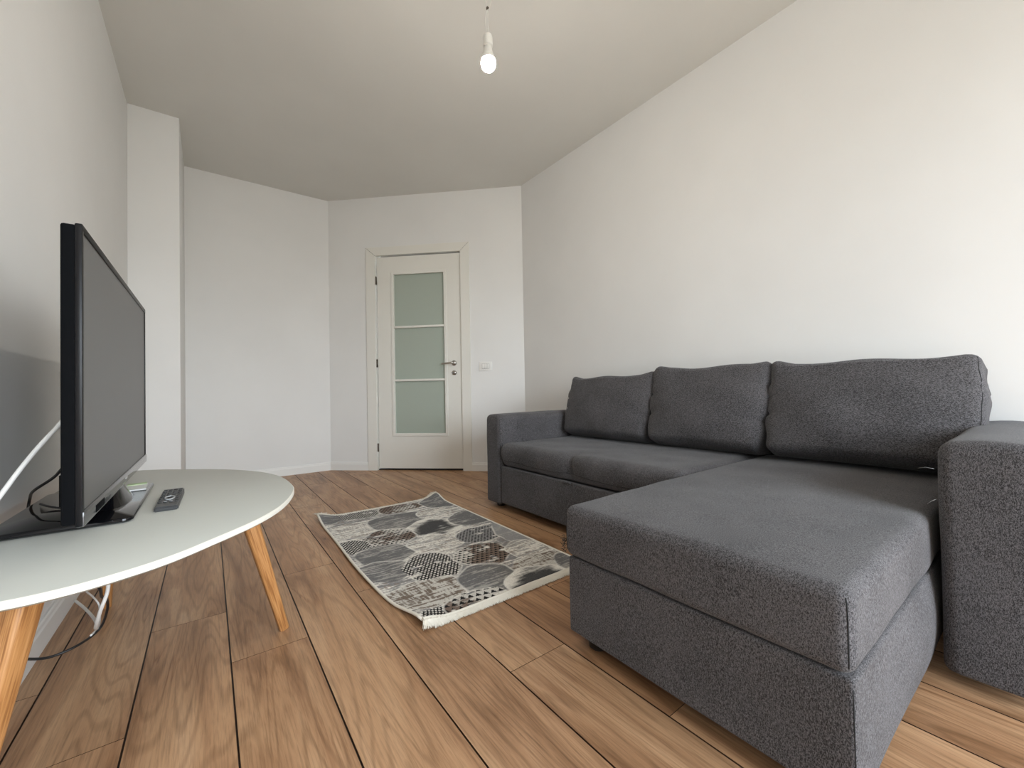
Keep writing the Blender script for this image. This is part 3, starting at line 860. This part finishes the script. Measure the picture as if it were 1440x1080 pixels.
tb('logo_mark', tvx + .0015, tvx + .0026, 1.475, 1.505, tz0 + .010, tz0 + .015, M_mark, bev=.0003)
tb('sensor_window', tvx + .0005, tvx + .003, 1.12, 1.20, tz0 + .004, tz0 + .018, M_black, bev=.001)
# deeper back housing with chamfered sides
def housing(name, x0, x1, y0, y1, z0, z1, ins):
    vs = [(x1, y0, z0), (x1, y1, z0), (x1, y1, z1), (x1, y0, z1), (x0, y0 + ins, z0 + ins * .4), (x0, y1 - ins, z0 + ins * .4), (x0, y1 - ins, z1 - ins), (x0, y0 + ins, z1 - ins)]
    bm = bmesh.new(); bv = [bm.verts.new(Vector(v) - ov) for v in vs]
    for f_ in ((0, 1, 2, 3), (7, 6, 5, 4), (0, 4, 5, 1), (1, 5, 6, 2), (2, 6, 7, 3), (3, 7, 4, 0)): bm.faces.new([bv[i] for i in f_])
    bmesh.ops.bevel(bm, geom=bm.edges[:], offset=.004, segments=2, affect='EDGES')
    return bm_obj(name, bm, M_black, tv, angle=40)
housing('back_housing', -.236, tvx - .026, 1.175, 1.80, .700, .930, .020)
housing('connector_housing', -.232, tvx - .026, 1.14, 1.83, .515, .600, .012)
# stand: neck and sculpted foot
def neck():
    bm = bmesh.new(); secs = [(.010, .120, .052, -.215), (.022, .090, .042, -.214), (.045, .060, .030, -.212), (.075, .050, .022, -.208), (.13, .050, .016, -.212)]
    rings = []; n = 24
    for z, hy, hx, cx in secs:
        ring = []
        for k in range(n):
            t = 2 * PI * k / n; c, s = math.cos(t), math.sin(t)
            ring.append(bm.verts.new((cx - ov.x + hx * math.copysign(abs(c) ** .75, c), hy * math.copysign(abs(s) ** .6, s), z)))
        rings.append(ring)
    for x, y in zip(rings, rings[1:]):
        for k in range(n): bm.faces.new((x[k], x[(k + 1) % n], y[(k + 1) % n], y[k]))
    bm.faces.new(rings[0][::-1]); bm.faces.new(rings[-1])
    return bm_obj('stand_neck', bm, M_gloss, tv, angle=60)
neck()
def rrect(x0, x1, y0, y1, r):
    pts = []
    for cx, cy, a in ((x1 - r, y1 - r, 0), (x0 + r, y1 - r, PI / 2), (x0 + r, y0 + r, PI), (x1 - r, y0 + r, 1.5 * PI)):
        pts += [Vector((cx + r * math.cos(a + PI / 2 * i / 6), cy + r * math.sin(a + PI / 2 * i / 6), 0)) for i in range(7)]
    return pts
slab('stand_base', [p - Vector((ov.x, ov.y, 0)) for p in rrect(-.366, -.139, 1.262, 1.722, .018)], 0.0005, .0125, M_gloss, tv, .003)

# pale paper slip lying on the stand base behind the neck
ps = empty('paper_slip', (-.172, 1.655, TZ + .0127)); ps.rotation_euler = (0, 0, .05)
tag(ps, 'small pale green and white paper slip on the foot of the television', 'paper')
box('lower_sheet', (-.026, .022, -.055, .045, 0, .004), M_paperw, ps)
box('green_sheet', (-.024, .020, .020, .049, .0042, .0062), M_paperg, ps)

# ------------------------------------------------------------------ remote
rem = empty('remote_control', (-.083, 1.425, TZ)); rem.rotation_euler = (math.radians(1.2), 0, math.radians(-1.5))
tag(rem, 'slim black remote control lying on the white table', 'remote control')
bm = bmesh.new()
vs = [(-.0235, -.098, .001), (.0235, -.098, .001), (.0235, .098, -.0015), (-.0235, .098, -.0015), (-.0235, -.098, .0135), (.0235, -.098, .0135), (.0235, .098, .0175), (-.0235, .098, .0175)]
bv = [bm.verts.new(v) for v in vs]
for f_ in ((3, 2, 1, 0), (4, 5, 6, 7), (0, 1, 5, 4), (1, 2, 6, 5), (2, 3, 7, 6), (3, 0, 4, 7)): bm.faces.new([bv[i] for i in f_])
bmesh.ops.bevel(bm, geom=bm.edges[:], offset=.003, segments=3, affect='EDGES')
bm_obj('remote_body', bm, plain('remote_grey', (.045, .047, .05), .35), rem, angle=40)
M_btn = plain('remote_button', (.012, .012, .013), .35); M_btnl = plain('remote_button_light', (.40, .41, .42), .3)
def ztop(y): return .0135 + (y + .098) / .196 * .004
bi = None
for r_ in range(8):
    for c_ in range(4):
        y = -.052 + r_ * .019; x = -.0165 + c_ * .011
        if r_ in (1, 2, 3) and c_ in (1, 2): continue
        if bi is None:
            bi = box('button', (-.0040, .0040, -.0055, .0055, -.001, .0018), M_btn, rem, bev=.0009); o = bi
        else:
            o = bi.copy(); C.objects.link(o); o.parent = rem
        o.location = (x, y, ztop(y))
ring = bmesh.new()
rp = [Vector((.0095 * math.cos(a), -.014 + .020 * math.sin(a), ztop(-.014) + .0010)) for a in [2 * PI * i / 24 for i in range(25)]]
add_tube(ring, rp, .0022, 6); bm_obj('navigation_ring', ring, M_btnl, rem, smooth=True)
lathe('ok_button', [(.0045, -.001), (.0045, .0020), (.0035, .0026)], M_btn, rem, 16, Matrix.Translation((0, -.014, ztop(-.014))))
for x in (-.0055, .0055):
    tag(box('button', (x - .0035, x + .0035, -.0555, -.0485, ztop(-.052) - .001, ztop(-.052) + .0024), M_btnl, rem, bev=.0009), 'light grey button')

# ------------------------------------------------------------------ cables
wc = catmull([(-.230, 1.36, .728), (-.231, 1.222, .700), (-.246, 1.21, .674), (-.268, 1.205, .640), (-.290, 1.19, .598), (-.311, 1.178, .554), (-.338, 1.17, .500), (-.384, 1.18, .450), (-.389, 1.20, .415), (-.340, 1.30, .385),
              (-.240, 1.39, .345), (-.204, 1.395, .292), (-.200, 1.400, .262), (-.214, 1.408, .214), (-.233, 1.48, .150), (-.256, 1.64, .085), (-.285, 1.80, .045), (-.330, 1.95, .030), (-.375, 2.06, .030)], 8)
o = tube('white_cable', wc, .0042, M_wcab, None, 8)
tag(o, 'thick white cable running from the television back down behind the table', 'cable')
bc = catmull([(-.225, 1.30, .600), (-.262, 1.36, .580), (-.300, 1.449, .543), (-.345, 1.51, .508), (-.386, 1.66, .468), (-.389, 1.66, .425), (-.350, 1.55, .385), (-.27, 1.40, .345), (-.213, 1.365, .292), (-.218, 1.45, .234),
              (-.221, 1.535, .195), (-.229, 1.595, .142), (-.250, 1.632, .082), (-.280, 1.567, .080), (-.328, 1.55, .076), (-.378, 1.585, .074), (-.386, 1.60, .074)], 8)
o = tube('black_cable', bc, .0032, M_bcab, None, 8)
tag(o, 'thin black power cable looping below the white table near the wall', 'cable')
sc_ = catmull([(-.345, 1.557, TZ + .0155), (-.322, 1.51, TZ + .0160), (-.300, 1.475, TZ + .0160), (-.265, 1.43, TZ + .0160), (-.240, 1.405, TZ + .0185)], 6)
o = tube('short_cable', sc_, .0026, M_bcab, None, 8)
tag(o, 'short black cable lying across the glossy foot behind the television', 'cable')
tw = catmull([(-.30, 1.66, .22), (-.300, 1.772, .150), (-.297, 1.85, .100), (-.288, 1.875, .062), (-.270, 1.77, .060), (-.258, 1.66, .075), (-.262, 1.60, .083)], 6)
o = tube('thin_cable', [(-.35, 1.55, .40), (-.33, 1.60, .32)] + tw, .0026, M_wcab, None, 6)
tag(o, 'thin white cable hanging below the table behind the thick one', 'cable')

# ------------------------------------------------------------------ light
w = bpy.data.worlds.new('sky'); bpy.context.scene.world = w; w.use_nodes = True
bg = w.node_tree.nodes['Background']
nt = w.node_tree
tcw = nd(nt, 'ShaderNodeTexCoord'); sx = nd(nt, 'ShaderNodeSeparateXYZ'); nt.links.new(tcw.outputs['Generated'], sx.inputs[0])
rw = ramp(nt, [(.44, (.27, .27, .25)), (.50, (.55, .57, .58)), (.54, (.84, .92, 1.0)), (1.0, (.74, .87, 1.0))])
mw = nd(nt, 'ShaderNodeMath', operation='MULTIPLY_ADD'); mw.inputs[1].default_value = .5; mw.inputs[2].default_value = .5
nt.links.new(sx.outputs['Z'], mw.inputs[0]); nt.links.new(mw.outputs[0], rw.inputs[0]); nt.links.new(rw.outputs[0], bg.inputs['Color'])
bg.inputs['Strength'].default_value = 17.0
po = bpy.data.lights.new('window_portal', 'AREA'); po.shape = 'RECTANGLE'; po.size = WX1 - WX0; po.size_y = WZ1 - WZ0
po.cycles.is_portal = True
pobj = link(bpy.data.objects.new('window_portal', po)); pobj.location = ((WX0 + WX1) / 2, YW - .12, (WZ0 + WZ1) / 2)
pobj.rotation_euler = (PI / 2, 0, 0)     # points to +y, into the room

# ------------------------------------------------------------------ camera
cam = bpy.data.cameras.new('camera'); cam.sensor_width = 36; cam.sensor_fit = 'HORIZONTAL'; cam.lens = 573.45 / 1440 * 36
cam.clip_start = .02
co = link(bpy.data.objects.new('camera', cam))
yaw, pitch, roll = .6402042, .0154402, -.0184633
fw = Vector((math.sin(yaw) * math.cos(pitch), math.cos(yaw) * math.cos(pitch), math.sin(pitch)))
rt = Vector((math.cos(yaw), -math.sin(yaw), 0)); up = rt.cross(fw)
r2 = rt * math.cos(roll) + up * math.sin(roll); u3 = -rt * math.sin(roll) + up * math.cos(roll)
co.matrix_world = Matrix(((r2.x, u3.x, -fw.x, 0), (r2.y, u3.y, -fw.y, 0), (r2.z, u3.z, -fw.z, .73283), (0, 0, 0, 1)))
sc0 = bpy.context.scene; sc0.camera = co
vs_ = sc0.view_settings; sc0.display_settings.display_device = 'sRGB'
vs_.view_transform = 'Standard'; vs_.look = 'None'; vs_.gamma = 1; vs_.use_curve_mapping = False; vs_.exposure = 0.2
